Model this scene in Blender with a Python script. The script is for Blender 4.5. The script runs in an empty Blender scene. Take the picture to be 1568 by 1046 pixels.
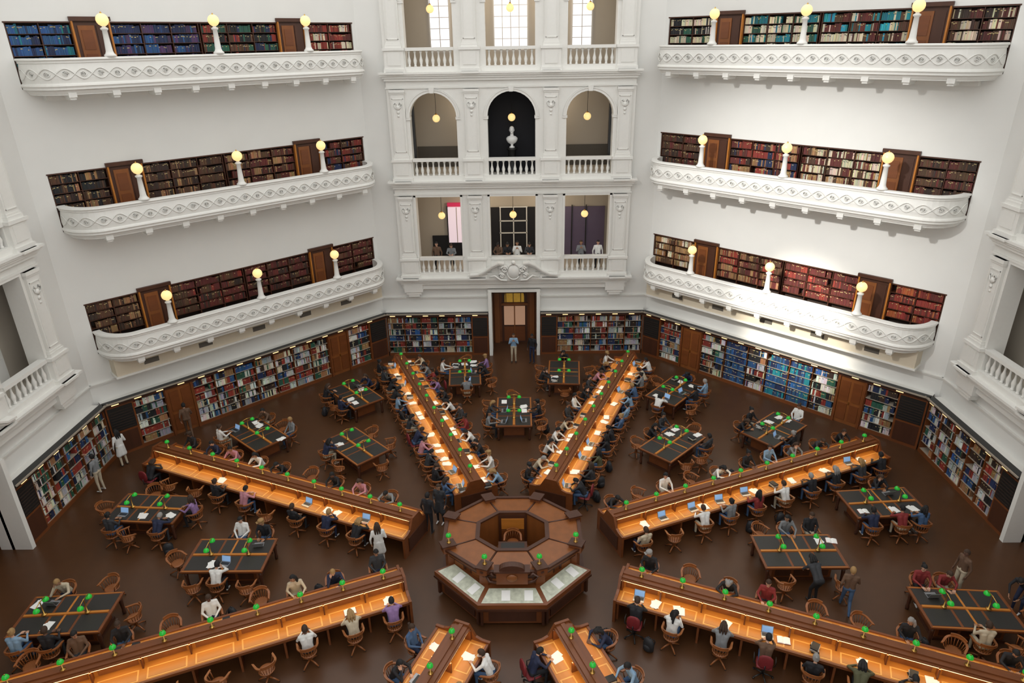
import bpy, math, random
import numpy as np
from mathutils import Vector, Matrix, Euler
random.seed(7)
R=17.5; T8=math.tan(math.radians(22.5)); HW=R*T8
D2R=math.radians
scene=bpy.context.scene
try:
    scene.view_settings.view_transform='Standard'
    scene.view_settings.exposure=0.0
except Exception as e: print(e)

# ---------------------------------------------------------------- materials
MATS={}
def mat(name,col,rough=0.6,metal=0.0,emit=None,es=0.0,noise=0.0,scale=5.0,stretch=(1,1,1),attr=False,coat=0.0,bump=0.0):
    m=bpy.data.materials.new(name); m.use_nodes=True
    nt=m.node_tree; b=nt.nodes['Principled BSDF']
    b.inputs['Base Color'].default_value=(*col,1); b.inputs['Roughness'].default_value=rough
    b.inputs['Metallic'].default_value=metal
    if coat: b.inputs['Coat Weight'].default_value=coat
    if emit:
        b.inputs['Emission Color'].default_value=(*emit,1); b.inputs['Emission Strength'].default_value=es
        try: m.cycles.emission_sampling='NONE'
        except Exception: pass
    if attr:
        a=nt.nodes.new('ShaderNodeAttribute'); a.attribute_name='Col'
        nt.links.new(a.outputs['Color'],b.inputs['Base Color'])
    elif noise>0:
        tc=nt.nodes.new('ShaderNodeTexCoord'); mp=nt.nodes.new('ShaderNodeMapping'); mp.inputs['Scale'].default_value=stretch
        nz=nt.nodes.new('ShaderNodeTexNoise'); nz.inputs['Scale'].default_value=scale; nz.inputs['Detail'].default_value=4
        mx=nt.nodes.new('ShaderNodeMixRGB')
        mx.inputs[1].default_value=(*[c*(1-noise) for c in col],1); mx.inputs[2].default_value=(*[min(1,c*(1+noise)) for c in col],1)
        nt.links.new(tc.outputs['Object'],mp.inputs['Vector']); nt.links.new(mp.outputs['Vector'],nz.inputs['Vector'])
        nt.links.new(nz.outputs['Fac'],mx.inputs[0]); nt.links.new(mx.outputs[0],b.inputs['Base Color'])
        if bump>0:
            bp=nt.nodes.new('ShaderNodeBump'); bp.inputs['Strength'].default_value=bump; bp.inputs['Distance'].default_value=0.01
            nt.links.new(nz.outputs['Fac'],bp.inputs['Height']); nt.links.new(bp.outputs['Normal'],b.inputs['Normal'])
    MATS[name]=m; return m
mat('wall_paint',(.75,.75,.725),.7,noise=.03,scale=1.2)
mat('plaster_trim',(.76,.755,.72),.6,noise=.03,scale=8)
mat('cream_shade_paint',(.62,.55,.43),.7,noise=.04,scale=2)  # cream with the shade under the lowest balcony mixed into its colour
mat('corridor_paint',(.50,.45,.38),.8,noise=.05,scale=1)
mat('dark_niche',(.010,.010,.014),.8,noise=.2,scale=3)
mat('floor_lino',(.072,.030,.012),.34,noise=.18,scale=2.2,bump=.05)
mat('dark_wood',(.06,.019,.008),.45,noise=.35,scale=4,stretch=(1,1,.15))
mat('shelf_back',(.02,.010,.006),.7,noise=.3,scale=4)
mat('red_wood',(.16,.047,.012),.4,noise=.3,scale=5,stretch=(.2,1,1))
mat('amber_wood',(.46,.165,.024),.4,noise=.25,scale=6,stretch=(.15,1,1))
mat('pale_wood',(.70,.34,.08),.4,noise=.15,scale=6,stretch=(.2,1,1))
mat('door_wood',(.21,.068,.016),.4,noise=.3,scale=4,stretch=(1,1,.2))
mat('chair_wood',(.24,.080,.022),.4,noise=.3,scale=9)
mat('leather_top',(.022,.020,.018),.5,noise=.2,scale=20)
mat('black_metal',(.012,.012,.012),.4,noise=.1,scale=5)
mat('brass',(.6,.36,.10),.35,metal=1,noise=.1,scale=9)
mat('books_cloth',(.5,.5,.5),.65,attr=True)
mat('shelf_metal',(.35,.30,.24),.5,noise=.1,scale=5)
mat('green_glass',(.01,.24,.03),.2,emit=(.04,1,.07),es=.2,noise=.1,scale=5)
mat('globe_glass',(.8,.6,.3),.3,emit=(1,.70,.28),es=.85,noise=.05,scale=5)
mat('strip_light',(1,.8,.5),.5,emit=(1,.70,.32),es=1.3)
mat('window_glow',(.8,.8,.9),.5,emit=(.93,.93,1),es=1.0)
mat('pink_glow',(.6,.5,.55),.5,emit=(1,.80,.86),es=.55)
mat('red_sign',(.6,.03,.1),.5,emit=(.8,.03,.12),es=.3)
mat('violet_glass',(.14,.11,.18),.2,noise=.1,scale=2)
mat('beige_glow',(.5,.3,.2),.5,emit=(.8,.45,.28),es=.22)
mat('gold_glass',(.5,.3,.05),.3,emit=(.8,.45,.06),es=.18,noise=.3,scale=9)
mat('marble',(.8,.8,.78),.35,noise=.05,scale=6)
mat('paper',(.8,.8,.78),.7,noise=.04,scale=9)
mat('map_paper',(.50,.52,.42),.35,noise=.5,scale=7)
mat('laptop_grey',(.30,.31,.33),.3,metal=.6,noise=.05,scale=9)
mat('laptop_screen',(.2,.35,.6),.2,emit=(.3,.5,.8),es=.35)
mat('vent_dark',(.10,.09,.075),.6,noise=.1,scale=6)
mat('bag_black',(.015,.015,.018),.7,noise=.2,scale=20)
mat('bag_red',(.3,.02,.03),.7,noise=.2,scale=20)
mat('office_red',(.16,.010,.014),.6,noise=.2,scale=20)

# ---------------------------------------------------------------- mesh builder
class MB:
    def __init__(s): s.v=[];s.f=[];s.m=[];s.c=[];s.s=[];s.slots=[];s.M=None
    def mi(s,m):
        if m not in s.slots: s.slots.append(m)
        return s.slots.index(m)
    def add(s,vs,fs,m,c=(1,1,1),sm=False):
        o=len(s.v); i=s.mi(m)
        if s.M is not None: vs=[tuple(s.M@Vector(v)) for v in vs]
        s.v.extend(vs); s.f.extend([tuple(o+k for k in f) for f in fs])
        n=len(fs); s.m.extend([i]*n); s.c.extend([c]*n); s.s.extend([sm]*n)
    def box(s,x0,x1,y0,y1,z0,z1,m,c=(1,1,1)):
        s.add([(x0,y0,z0),(x1,y0,z0),(x1,y1,z0),(x0,y1,z0),(x0,y0,z1),(x1,y0,z1),(x1,y1,z1),(x0,y1,z1)],
              [(0,3,2,1),(4,5,6,7),(0,1,5,4),(1,2,6,5),(2,3,7,6),(3,0,4,7)],m,c)
    def prism(s,poly,y0,y1,m,c=(1,1,1)):
        n=len(poly); vs=[(x,y0,z) for x,z in poly]+[(x,y1,z) for x,z in poly]
        s.add(vs,[tuple(range(n)),tuple(range(2*n-1,n-1,-1))]+[(i,i+n,(i+1)%n+n,(i+1)%n) for i in range(n)],m,c)
    def prismz(s,poly,z0,z1,m,c=(1,1,1)):
        n=len(poly); vs=[(x,y,z0) for x,y in poly]+[(x,y,z1) for x,y in poly]
        s.add(vs,[tuple(range(n-1,-1,-1)),tuple(range(n,2*n))]+[(i,(i+1)%n,(i+1)%n+n,i+n) for i in range(n)],m,c)
    def lathe(s,prof,cx=0,cy=0,cz=0,n=12,m='plaster_trim',sx=1,sy=1,sm=True,c=(1,1,1)):
        vs=[];k=len(prof)
        for r,z in prof:
            for i in range(n):
                a=2*math.pi*i/n; vs.append((cx+r*math.cos(a)*sx,cy+r*math.sin(a)*sy,cz+z))
        fs=[(j*n+i,j*n+(i+1)%n,(j+1)*n+(i+1)%n,(j+1)*n+i) for j in range(k-1) for i in range(n)]
        fs+= [tuple(range(n-1,-1,-1)),tuple((k-1)*n+i for i in range(n))]
        s.add(vs,fs,m,c,sm)
    def sphere(s,cx,cy,cz,r,m,n=12,sx=1,sy=1,sz=1,c=(1,1,1)):
        k=max(4,n//2); pr=[(max(.0005,r*math.sin(math.pi*j/k)),-r*math.cos(math.pi*j/k)*sz) for j in range(k+1)]
        s.lathe(pr,cx,cy,cz,n,m,sx,sy,True,c)
    def tube(s,pts,r,m,n=6,sm=True,c=(1,1,1)):
        P=[Vector(p) for p in pts]; vs=[];k=len(P)
        rr=r if isinstance(r,(list,tuple)) else [r]*k
        for j in range(k):
            d=(P[min(j+1,k-1)]-P[max(j-1,0)]).normalized()
            a=Vector((0,0,1)) if abs(d.z)<.9 else Vector((1,0,0))
            u=d.cross(a).normalized(); w=d.cross(u)
            for i in range(n):
                t=2*math.pi*i/n; vs.append(tuple(P[j]+(u*math.cos(t)+w*math.sin(t))*rr[j]))
        fs=[(j*n+i,j*n+(i+1)%n,(j+1)*n+(i+1)%n,(j+1)*n+i) for j in range(k-1) for i in range(n)]
        fs+=[tuple(range(n-1,-1,-1)),tuple((k-1)*n+i for i in range(n))]
        s.add(vs,fs,m,c,sm)
    def capsule(s,p0,r0,p1,r1,m,n=8,c=(1,1,1)):
        p0=Vector(p0);p1=Vector(p1);d=(p1-p0)
        d=d.normalized() if d.length>1e-5 else Vector((0,0,1))
        pts=[];rs=[]
        for a in (-80,-50,-20): pts.append(p0+d*r0*math.sin(D2R(a))); rs.append(r0*math.cos(D2R(a)))
        for a in (20,50,80): pts.append(p1+d*r1*math.sin(D2R(a))); rs.append(r1*math.cos(D2R(a)))
        a=Vector((0,0,1)) if abs(d.z)<.9 else Vector((1,0,0))
        u=d.cross(a).normalized(); w=d.cross(u); vs=[]
        for p,r in zip(pts,rs):
            for i in range(n):
                t=2*math.pi*i/n; vs.append(tuple(p+(u*math.cos(t)+w*math.sin(t))*r))
        k=len(pts)
        fs=[(j*n+i,j*n+(i+1)%n,(j+1)*n+(i+1)%n,(j+1)*n+i) for j in range(k-1) for i in range(n)]
        fs+=[tuple(range(n-1,-1,-1)),tuple((k-1)*n+i for i in range(n))]
        s.add(vs,fs,m,c,True)
    def mesh(s,name,col=False):
        me=bpy.data.meshes.new(name); me.from_pydata(s.v,[],s.f)
        for k in s.slots: me.materials.append(MATS[k])
        me.polygons.foreach_set('material_index',s.m); me.polygons.foreach_set('use_smooth',s.s)
        if col:
            a=me.attributes.new('Col','FLOAT_COLOR','FACE')
            a.data.foreach_set('color',[x for c in s.c for x in (*c,1)])
        me.update(); return me
def obj(name,me,loc=(0,0,0),rz=0,parent=None):
    if isinstance(me,MB): me=me.mesh(name)
    o=bpy.data.objects.new(name,me); o.location=loc; o.rotation_euler=(0,0,rz)
    scene.collection.objects.link(o)
    if parent: o.parent=parent
    return o
def wall_xf(phi): return (-math.sin(phi)*R,math.cos(phi)*R,0)
SP=5.11; FB=4.55; LB=4.50; TOP=20.6
# ---------------------------------------------------------------- palettes
def pick(p): 
    c=random.choice(p); k=random.uniform(.75,1.25); return tuple(min(.95,x*k) for x in c)
CR=(.58,.50,.36);TAN=(.30,.16,.07);BRN=(.085,.038,.018);DBR=(.035,.018,.012);MAR=(.10,.018,.014);RED=(.22,.028,.018)
BLU=(.02,.08,.22);NAV=(.012,.022,.07);TEA=(.01,.17,.22);CYA=(.02,.32,.42);GRN=(.02,.085,.055);BLK=(.010,.010,.012);WHT=(.62,.62,.58);ORG=(.36,.09,.025)
LEFT=[[[DBR,BRN,DBR,BRN,TAN],[MAR,MAR,RED,BRN,DBR,BRN],[BRN,MAR,DBR,MAR],[MAR,MAR,BRN]],
      [[BLK,DBR,BRN,BLK,TAN],[DBR,BRN,BRN,DBR,TAN],[BRN,MAR,TAN,DBR,MAR],[RED,MAR,BRN,NAV]],
      [[BLU,BLU,TEA,NAV,BLU],[NAV,NAV,BLU,(.06,.03,.09),NAV],[GRN,NAV,BRN,RED,BLK],[RED,MAR,CR,RED]]]
RIGHT=[[[TAN,CR,TAN,BRN],[RED,BRN,MAR,TAN],[MAR,MAR,RED,MAR],[RED,RED,ORG,MAR]],
       [[BRN,MAR,DBR,BRN],[MAR,RED,DBR,NAV,TAN],[CR,BRN,TAN,MAR,CR],[MAR,DBR,BRN,BRN]],
       [[CR,CR,GRN,CR,BLK],[CR,CR,GRN,TEA,CR],[CR,TEA,CYA,CR,MAR,BRN],[DBR,BRN,CR,MAR]]]
MIX=[WHT,WHT,CR,(.4,.42,.45),BLU,NAV,BLK,RED,RED,GRN,TAN,DBR,(.3,.32,.35),BLK]
BLUE=[NAV,BLU,(.015,.05,.13),NAV,(.02,.07,.16)]
def books(mb,x0,x1,z0,h,yf,pal,dep=.16,wmin=.03,wmax=.07,gap=.05):
    x=x0+.01
    while x<x1-wmax:
        if random.random()<gap: x+=random.uniform(.05,.25); continue
        run=random.randint(2,9); c=pick(pal); hh=h*random.uniform(.70,.92)
        for _ in range(run):
            w=random.uniform(wmin,wmax)
            if x+w>x1-.01: break
            cc=tuple(max(0,k*random.uniform(.85,1.15)) for k in (c if random.random()<.8 else pick(pal)))
            h2=hh*random.uniform(.95,1.04); y=yf+random.uniform(0,.02)
            mb.box(x+.002,x+w-.002,y,y+dep,z0,z0+h2,'books_cloth',cc)
            if random.random()<.35:
                zc=z0+h2*random.uniform(.6,.8); mb.box(x+.004,x+w-.004,y-.003,y,zc,zc+h2*.1,'books_cloth',(.5,.4,.18) if sum(cc)<.8 else (.1,.1,.1))
            x+=w

# ---------------------------------------------------------------- floor
f=MB(); oc=[((R+4)/math.cos(D2R(22.5))*math.sin(D2R(22.5+45*i)),(R+4)/math.cos(D2R(22.5))*math.cos(D2R(22.5+45*i))) for i in range(8)]
f.prismz(oc[::-1],-.2,0,'floor_lino'); obj('floor',f)

# ---------------------------------------------------------------- gallery (diagonal) walls
RO=2.15
UN,UF=6.6,7.06
def diag_wall_mesh(sg):
    b=MB(); W=HW; a0,a1=(-UN,UF) if sg>0 else (-UF,UN)
    b.box(-W,W,0,.5,0,FB,'wall_paint')
    for k in range(3):
        z=FB+SP*k; top=z+SP if k<2 else TOP
        b.box(-W,a0,0,.5,z,z+RO,'wall_paint'); b.box(a1,W,0,.5,z,z+RO,'wall_paint')
        b.box(-W,W,0,.5,z+RO,top,'wall_paint')
        b.box(a0,a1,.42,.5,z,z+RO,'shelf_back')
        b.box(a0-.03,a1+.03,-.02,.03,z+RO-.02,z+RO+.03,'dark_wood')
    b.box(-W,W,-.06,0,3.22,3.32,'plaster_trim'); b.box(-W,W,-.10,0,3.29,3.33,'plaster_trim')
    q0,q1=(-6.3,6.8) if sg>0 else (-6.8,6.3)
    b.box(q0,q1,-.75,0,3.62,4.42,'cream_shade_paint'); b.box(q0-.05,q1+.05,-.79,0,3.56,3.64,'plaster_trim')
    for x in (-4.9,-2.6,-.1,2.3,4.6): b.box(x-.30,x+.30,-.765,-.75,3.84,4.06,'vent_dark')
    b.box(-W,W,-.15,0,TOP-.5,TOP,'plaster_trim')
    return b.mesh('gallery_wall')
dwl=diag_wall_mesh(1); dwr=diag_wall_mesh(-1)
for nm,ph,m_ in (('wall_far_left',45,dwl),('wall_far_right',-45,dwr),('wall_near_left',135,dwl),('wall_near_right',-135,dwr)):
    obj(nm,m_,wall_xf(D2R(ph)),D2R(ph))
BPW=1.45
def balcony_mesh(sg):
    L0,L1=(6.52,7.08) if sg>0 else (7.08,6.52); rx=1.15; P=BPW; BP=[]
    for i in range(11):
        t=math.pi/2*i/10; x=-L0+rx*(1-math.cos(t)); y=-P*math.sin(t)
        nx,ny=-math.cos(t)/rx,-math.sin(t)/P; q=math.hypot(nx,ny); BP.append((x,y,nx/q,ny/q))
    first=list(BP)
    BP+= [(-L0+rx+(L0+L1-2*rx)*i/20,-P,0,-1) for i in range(1,20)]
    BP+= [(L1-L0-x,y,-nx,ny) for x,y,nx,ny in first[::-1]]
    CUM=[0]
    for i in range(1,len(BP)): CUM.append(CUM[-1]+math.dist(BP[i][:2],BP[i-1][:2]))
    def bpos(s,o):
        s=max(0,min(CUM[-1],s)); i=1
        while i<len(CUM)-1 and CUM[i]<s: i+=1
        t=(s-CUM[i-1])/(CUM[i]-CUM[i-1]); a,b=BP[i-1],BP[i]
        x,y,nx,ny=[a[k]+(b[k]-a[k])*t for k in range(4)]; return (x+nx*o,y+ny*o)
    b=MB()
    prof=[(-.2,-.02),(-.2,1.0),(-.2,1.06),(.06,1.06),(.08,1.0),(.03,.96),(.03,.90),(.0,.88),(.04,.62),(.05,.42),(.03,.25),(.08,.22),(.10,.16),(.06,.10),(.06,.04),(-.02,0),(-.08,-.10),(-.45,-.16)]
    vs=[];k=len(prof)
    for x,y,nx,ny in BP:
        for o,z in prof: vs.append((x+nx*o,min(y+ny*o,0.0),z))
    fs=[(i*k+j,i*k+j+1,(i+1)*k+j+1,(i+1)*k+j) for i in range(len(BP)-1) for j in range(k-1)]
    b.add(vs,fs,'plaster_trim',sm=False)
    poly=[(x+nx*-.1,min(0,y+ny*-.1)) for x,y,nx,ny in BP]
    b.prismz(poly[::-1],-.14,.02,'plaster_trim')
    b.box(-L0+.5,L1-.5,-.35,0,-.34,-.12,'plaster_trim')
    n=9
    for i in range(n):
        x=-L0+1.1+(L0+L1-2.2)*i/(n-1); b.box(x-.13,x+.13,-1.42,-.7,-.22,-.06,'plaster_trim'); b.box(x-.10,x+.10,-1.36,-.7,-.30,-.22,'plaster_trim')
    tot=CUM[-1]; per=tot/14
    for ph in (0,math.pi):
        pts=[]
        N=14*16
        for i in range(N+1):
            s=.15+(tot-.3)*i/N; zz=.55+.17*math.sin(2*math.pi*s/per+ph); x,y=bpos(s,.06); pts.append((x,y,zz))
        b.tube(pts,.020,'plaster_trim',n=4)
    for q in range(28):
        s=per*(q+.5)/2
        if s<.3 or s>tot-.3: continue
        pts=[]
        for i in range(15):
            a=4*math.pi*i/14; r=.105*(1-i/16); x,y=bpos(s+r*math.cos(a),.065); pts.append((x,y,.55+r*math.sin(a)*(1 if q%2 else -1)))
        b.tube(pts,.016,'plaster_trim',n=4)
    return b.mesh('gallery_balcony')
ball,balr=balcony_mesh(1),balcony_mesh(-1)
def globe_lamp_mesh():
    b=MB()
    b.lathe([(.2,0),(.2,.06),(.15,.1),(.12,.18),(.10,.5),(.085,.84),(.13,.88),(.13,.92),(.06,.96),(.07,1.02)],n=12,m='plaster_trim')
    b.sphere(0,0,1.19,.21,'globe_glass',16)
    b.lathe([(.03,1.38),(.035,1.41),(.005,1.46)],n=8,m='brass')
    return b.mesh('globe_lamp')
gl=globe_lamp_mesh()
def gallery_door(b,x,z,side):
    b.box(x-.62,x+.62,-.02,.4,z,z+2.22,'dark_wood')
    b.box(x-.68,x+.68,-.12,.4,z+2.2,z+2.34,'dark_wood')
    b.box(x-.45,x+.1,-.05,-.02,z+.1,z+2.05,'door_wood')
    b.box(x+.16,x+.5,-.05,-.02,z+.1,z+2.05,'dark_wood')
    b.box(x-.36,x+.01,-.07,-.05,z+1.25,z+1.9,'red_wood')
    b.box(x-.36,x+.01,-.07,-.05,z+.3,z+1.1,'red_wood')
    for q in (x-.64,x+.58): b.box(q,q+.06,-.09,.1,z,z+2.2,'amber_wood')
for nm,ph,PAL in (('l',45,LEFT),('r',-45,RIGHT)):
    a0,a1=(-UN,UF) if ph>0 else (-UF,UN)
    DU=3.95
    SEG=[(a0+.03,-DU-.65),(-DU+.65,-.05),(.05,DU-.65),(DU+.65,a1-.03)]
    for k in range(3):
        z=FB+SP*k; loc=wall_xf(D2R(ph))
        o=obj('gallery_balcony',ball if ph>0 else balr,(loc[0],loc[1],z-.05),D2R(ph))
        s=MB()
        for si,(x0,x1) in enumerate(SEG):
            nb=max(2,round((x1-x0)/1.1)); 
            for r in range(6):
                zr=.02+.354*r
                s.box(x0,x1,.03,.42,zr-.02,zr,'dark_wood')
                for q in range(nb):
                    a=x0+(x1-x0)*q/nb; c=x0+(x1-x0)*(q+1)/nb
                    if r>=2: books(s,a+.02,c-.02,zr,.335,.07,PAL[k][si],gap=.02)
            for q in range(nb+1):
                a=x0+(x1-x0)*q/nb; s.box(a-.015,a+.015,.04,.42,0,2.12,'dark_wood')
        for x in (-DU,DU): gallery_door(s,x,0,1)
        obj('gallery_bookcase',s.mesh('gallery_bookcase',True),(loc[0],loc[1],z),D2R(ph))
        M=Matrix.Translation((loc[0],loc[1],0))@Matrix.Rotation(D2R(ph),4,'Z')
        for u in (-3.92,0,3.92): obj('globe_lamp',gl,M@Vector((u,-BPW+.06,z+1.01)),D2R(ph))

# ---------------------------------------------------------------- loggia walls
YF=-.3; BW=6.0; PX=(-5.48,-1.92,1.92,5.48); PIERS=((-BW,-4.96),(-2.68,-1.17),(1.17,2.68),(4.96,BW))
OPN=[(-3.82,1.14),(0,1.17),(3.82,1.14)]
def arch(b,cx,w,zs,zt,yf,yb,m,mold=True):
    n=16; A=[(cx+w*math.cos(math.pi*i/n),zs+w*math.sin(math.pi*i/n)) for i in range(n+1)]
    vs=[];fs=[]
    for x,z in A: vs+= [(x,yf,z),(x,yf,zt),(x,yb,z),(x,yb,zt)]
    for i in range(n):
        a=4*i;c=4*i+4; fs+=[(a,c,c+1,a+1),(a+2,a+3,c+3,c+2),(a,a+2,c+2,c)]
    b.add(vs,fs,m)
    if mold:
        for (ra,rb,dy) in ((w,w+.17,.06),(w+.12,w+.17,.09)):
            vs=[];fs=[]
            for i in range(n+1):
                t=math.pi*i/n
                for r,y in ((ra,yf),(ra,yf-dy),(rb,yf-dy),(rb,yf)): vs.append((cx+r*math.cos(t),y,zs+r*math.sin(t)))
            for i in range(n):
                for j in range(3): a=4*i+j; fs.append((a,a+1,a+5,a+4))
            b.add(vs,fs,'plaster_trim')
        b.prism([(cx-.09,zs+w-.02),(cx+.09,zs+w-.02),(cx+.14,zs+w+.24),(cx-.14,zs+w+.24)],yf-.12,yf,'plaster_trim')
def pilaster(b,x,z0,z1,w=.33):
    y=YF-.12
    b.box(x-w,x+w,y,YF,z0,z1,'plaster_trim')
    b.box(x-w-.06,x+w+.06,y-.06,YF,z0,z0+.14,'plaster_trim'); b.box(x-w-.03,x+w+.03,y-.03,YF,z0+.14,z0+.22,'plaster_trim')
    b.box(x-w-.05,x+w+.05,y-.07,YF,z1-.12,z1,'plaster_trim'); b.box(x-w-.02,x+w+.02,y-.03,YF,z1-.2,z1-.12,'plaster_trim')
    for a,c in ((x-w+.06,x-w+.09),(x+w-.09,x+w-.06)): b.box(a,c,y-.03,y,z0+.35,z1-.4,'plaster_trim')
    for zz in (z0+.35,z1-.43): b.box(x-w+.06,x+w-.06,y-.03,y,zz,zz+.03,'plaster_trim')
    zc=z1-.8
    b.sphere(x,y-.02,zc,.11,'plaster_trim',8,sy=.5); b.sphere(x,y-.02,zc-.22,.08,'plaster_trim',8,sy=.5); b.sphere(x,y-.02,zc-.40,.055,'plaster_trim',8,sy=.5)
    for sg in (-1,1):
        b.tube([(x+sg*.02,y-.03,zc-.1),(x+sg*.14,y-.03,zc+.0),(x+sg*.18,y-.03,zc+.14),(x+sg*.1,y-.03,zc+.22),(x+sg*.06,y-.03,zc+.13)],.026,'plaster_trim',n=5)
def baluster(b,x,y,z,h):
    b.lathe([(.065,0),(.065,.05),(.045,.07),(.075,.2*h/.7),(.085,.27*h/.7),(.04,.45*h/.7),(.035,h-.12),(.055,h-.08),(.065,h-.05),(.065,h)],x,y,z,8,'plaster_trim')
AS=3.08; OT=4.40
def loggia_mesh(far):
    b=MB(); W=HW
    DT=3.62
    b.box(-W,-1.22,0,.5,0,LB,'wall_paint'); b.box(1.22,W,0,.5,0,LB,'wall_paint'); b.box(-1.22,1.22,0,.5,DT,LB,'wall_paint')
    for sg in (-1,1):
        b.box(min(sg*1.22,sg*1.40),max(sg*1.22,sg*1.40),-.62,.1,0,DT+.05,'plaster_trim')
        b.box(min(sg*1.42,sg*W),max(sg*1.42,sg*W),-.06,0,3.22,3.32,'plaster_trim'); b.box(min(sg*1.42,sg*W),max(sg*1.42,sg*W),-.1,0,3.29,3.33,'plaster_trim')
    b.box(-1.42,1.42,-.3,.1,DT,DT+.15,'plaster_trim')
    b.box(-BW,BW,YF,0,3.86,LB,'plaster_trim')
    for sg in (-1,1):
        for i,(ww,pp) in enumerate(((.5,.12),(.4,.08),(.3,.05))):
            b.box(sg*5.4-ww,sg*5.4+ww,YF-pp,0,3.86-.14*i-.14,3.86-.14*i+.5,'plaster_trim')
    b.box(-W,-BW+.05,0,.5,LB,TOP,'wall_paint'); b.box(BW-.05,W,0,.5,LB,TOP,'wall_paint')
    for k in range(3):
        z=LB+SP*k
        for (p,za,zb_) in ((.05,-.34,-.22),(.12,-.22,-.12),(.20,-.12,-.04),(.26,-.04,.05)):
            b.box(-BW-p,BW+p,YF-p-.08,0,z+za,z+zb_,'plaster_trim')
        b.box(-BW,BW,YF-.1,.3,z+.05,z+.28,'plaster_trim')
        for x0,x1 in PIERS: b.box(x0,x1,YF,.35,z+.05,z+OT,'plaster_trim')
        if k>0:
            for cx,w in OPN:
                arch(b,cx,w,z+AS,z+OT,YF,.35,'plaster_trim')
                for sg in (-1,1): b.box(cx+sg*(w+.08)-.12,cx+sg*(w+.08)+.12,YF-.05,.1,z+AS-.1,z+AS+.02,'plaster_trim')
        else:
            for cx,w in OPN:
                for sg in (-1,1): b.box(min(cx+sg*w,cx+sg*(w+.11)),max(cx+sg*w,cx+sg*(w+.11)),YF-.04,YF,z+1.15,z+OT+.04,'plaster_trim')
                b.box(cx-w-.11,cx+w+.11,YF-.04,YF,z+OT-.08,z+OT+.06,'plaster_trim')
        zt=z+SP if k<2 else TOP
        b.box(-BW,BW,YF,.35,z+OT,zt,'plaster_trim')
        b.box(-BW-.04,BW+.04,YF-.06,YF,z+OT+.02,z+OT+.1,'plaster_trim')
        for x in PX:
            pilaster(b,x,z+1.12,z+OT-.02)
            b.box(x-.46,x+.46,YF-.18,YF,z+.05,z+1.03,'plaster_trim'); b.box(x-.51,x+.51,YF-.25,YF,z+1.0,z+1.12,'plaster_trim'); b.box(x-.51,x+.51,YF-.25,YF,z+.05,z+.2,'plaster_trim')
            b.box(x-.3,x+.3,YF-.21,YF-.16,z+.35,z+.9,'plaster_trim')
            b.box(x-.42,x+.42,YF-.42,YF,z-.03,z+.05,'plaster_trim')
        for cx,w in OPN:
            if k==0 and cx==0:
                b.box(-w,w,YF-.05,.0,z,z+1.0,'plaster_trim'); b.box(-w,w,YF-.12,.02,z+1.0,z+1.12,'plaster_trim'); continue
            b.box(cx-w,cx+w,YF-.06,YF+.26,z+.98,z+1.12,'plaster_trim')
            for i in range(8): baluster(b,cx-w+.16+(2*w-.32)*i/7,YF+.1,z+.28,.70)
    z=LB
    for sg in (-1,1):
        pts=[(sg*2.3,z+.10),(sg*1.9,z+.14),(sg*1.5,z+.34),(sg*1.15,z+.60),(sg*.8,z+.76),(sg*.5,z+.72)]
        for off,th,yy in ((0,.10,YF-.42),(.1,.07,YF-.5)):
            for i in range(len(pts)-1):
                (xa,za),(xb,zb_)=pts[i],pts[i+1]
                b.prism([(xa,za+off),(xb,zb_+off),(xb,zb_+off+th),(xa,za+off+th)],yy,YF,'plaster_trim')
        for r0,cx,cz in ((.2,.48,z+.55),(.15,.62,z+.22)):
            pts=[(sg*cx+r0*(1-i/22)*math.cos(i*.6)*sg,YF-.46,cz+r0*(1-i/22)*math.sin(i*.6)) for i in range(20)]
            b.tube(pts,.05,'plaster_trim',n=6)
        b.tube([(sg*.35,YF-.45,z-.05),(sg*.7,YF-.45,z-.02),(sg*1.0,YF-.42,z+.2),(sg*1.3,YF-.4,z+.12)],[.07,.06,.05,.03],'plaster_trim',n=6)
    b.sphere(0,YF-.36,z+.42,.34,'plaster_trim',16,sy=.5,sz=1.15)
    pts=[(.36*math.cos(a*math.pi/10),YF-.42,z+.42+.43*math.sin(a*math.pi/10)) for a in range(21)]; b.tube(pts,.05,'plaster_trim',n=6)
    b.sphere(0,YF-.45,z+.93,.12,'plaster_trim',10); b.box(-.75,.75,YF-.35,YF,z-.1,z+.7,'plaster_trim')
    for k in range(3):
        z=LB+SP*k
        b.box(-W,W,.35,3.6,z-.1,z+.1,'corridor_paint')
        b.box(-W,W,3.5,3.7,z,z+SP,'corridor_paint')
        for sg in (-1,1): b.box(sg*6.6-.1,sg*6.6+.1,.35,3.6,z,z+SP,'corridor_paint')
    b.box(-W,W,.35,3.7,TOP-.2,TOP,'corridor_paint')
    z=LB
    if far:
        b.box(-4.7,-2.8,3.40,3.5,z,z+1.3,'dark_niche'); b.box(-3.75,-2.75,3.36,3.5,z+.9,z+2.95,'pink_glow'); b.box(-3.75,-2.65,3.34,3.5,z+3.0,z+3.2,'red_sign')
        b.box(-3.27,-3.23,3.33,3.36,z+.9,z+2.95,'corridor_paint'); b.box(-3.80,-3.74,3.33,3.5,z,z+3.0,'black_metal')
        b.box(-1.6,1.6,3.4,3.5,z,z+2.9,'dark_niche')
        for x in (-.75,0,.75): b.box(x-.03,x+.03,3.34,3.4,z,z+2.9,'plaster_trim')
        for zz in (1.4,2.1,2.9): b.box(-.8,.8,3.34,3.4,z+zz,z+zz+.06,'plaster_trim')
        b.box(2.6,5.2,3.4,3.5,z,z+2.9,'violet_glass'); b.box(3.3,3.36,3.34,3.4,z,z+3.0,'black_metal'); b.box(4.1,4.16,3.34,3.4,z,z+3.0,'black_metal')
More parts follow.
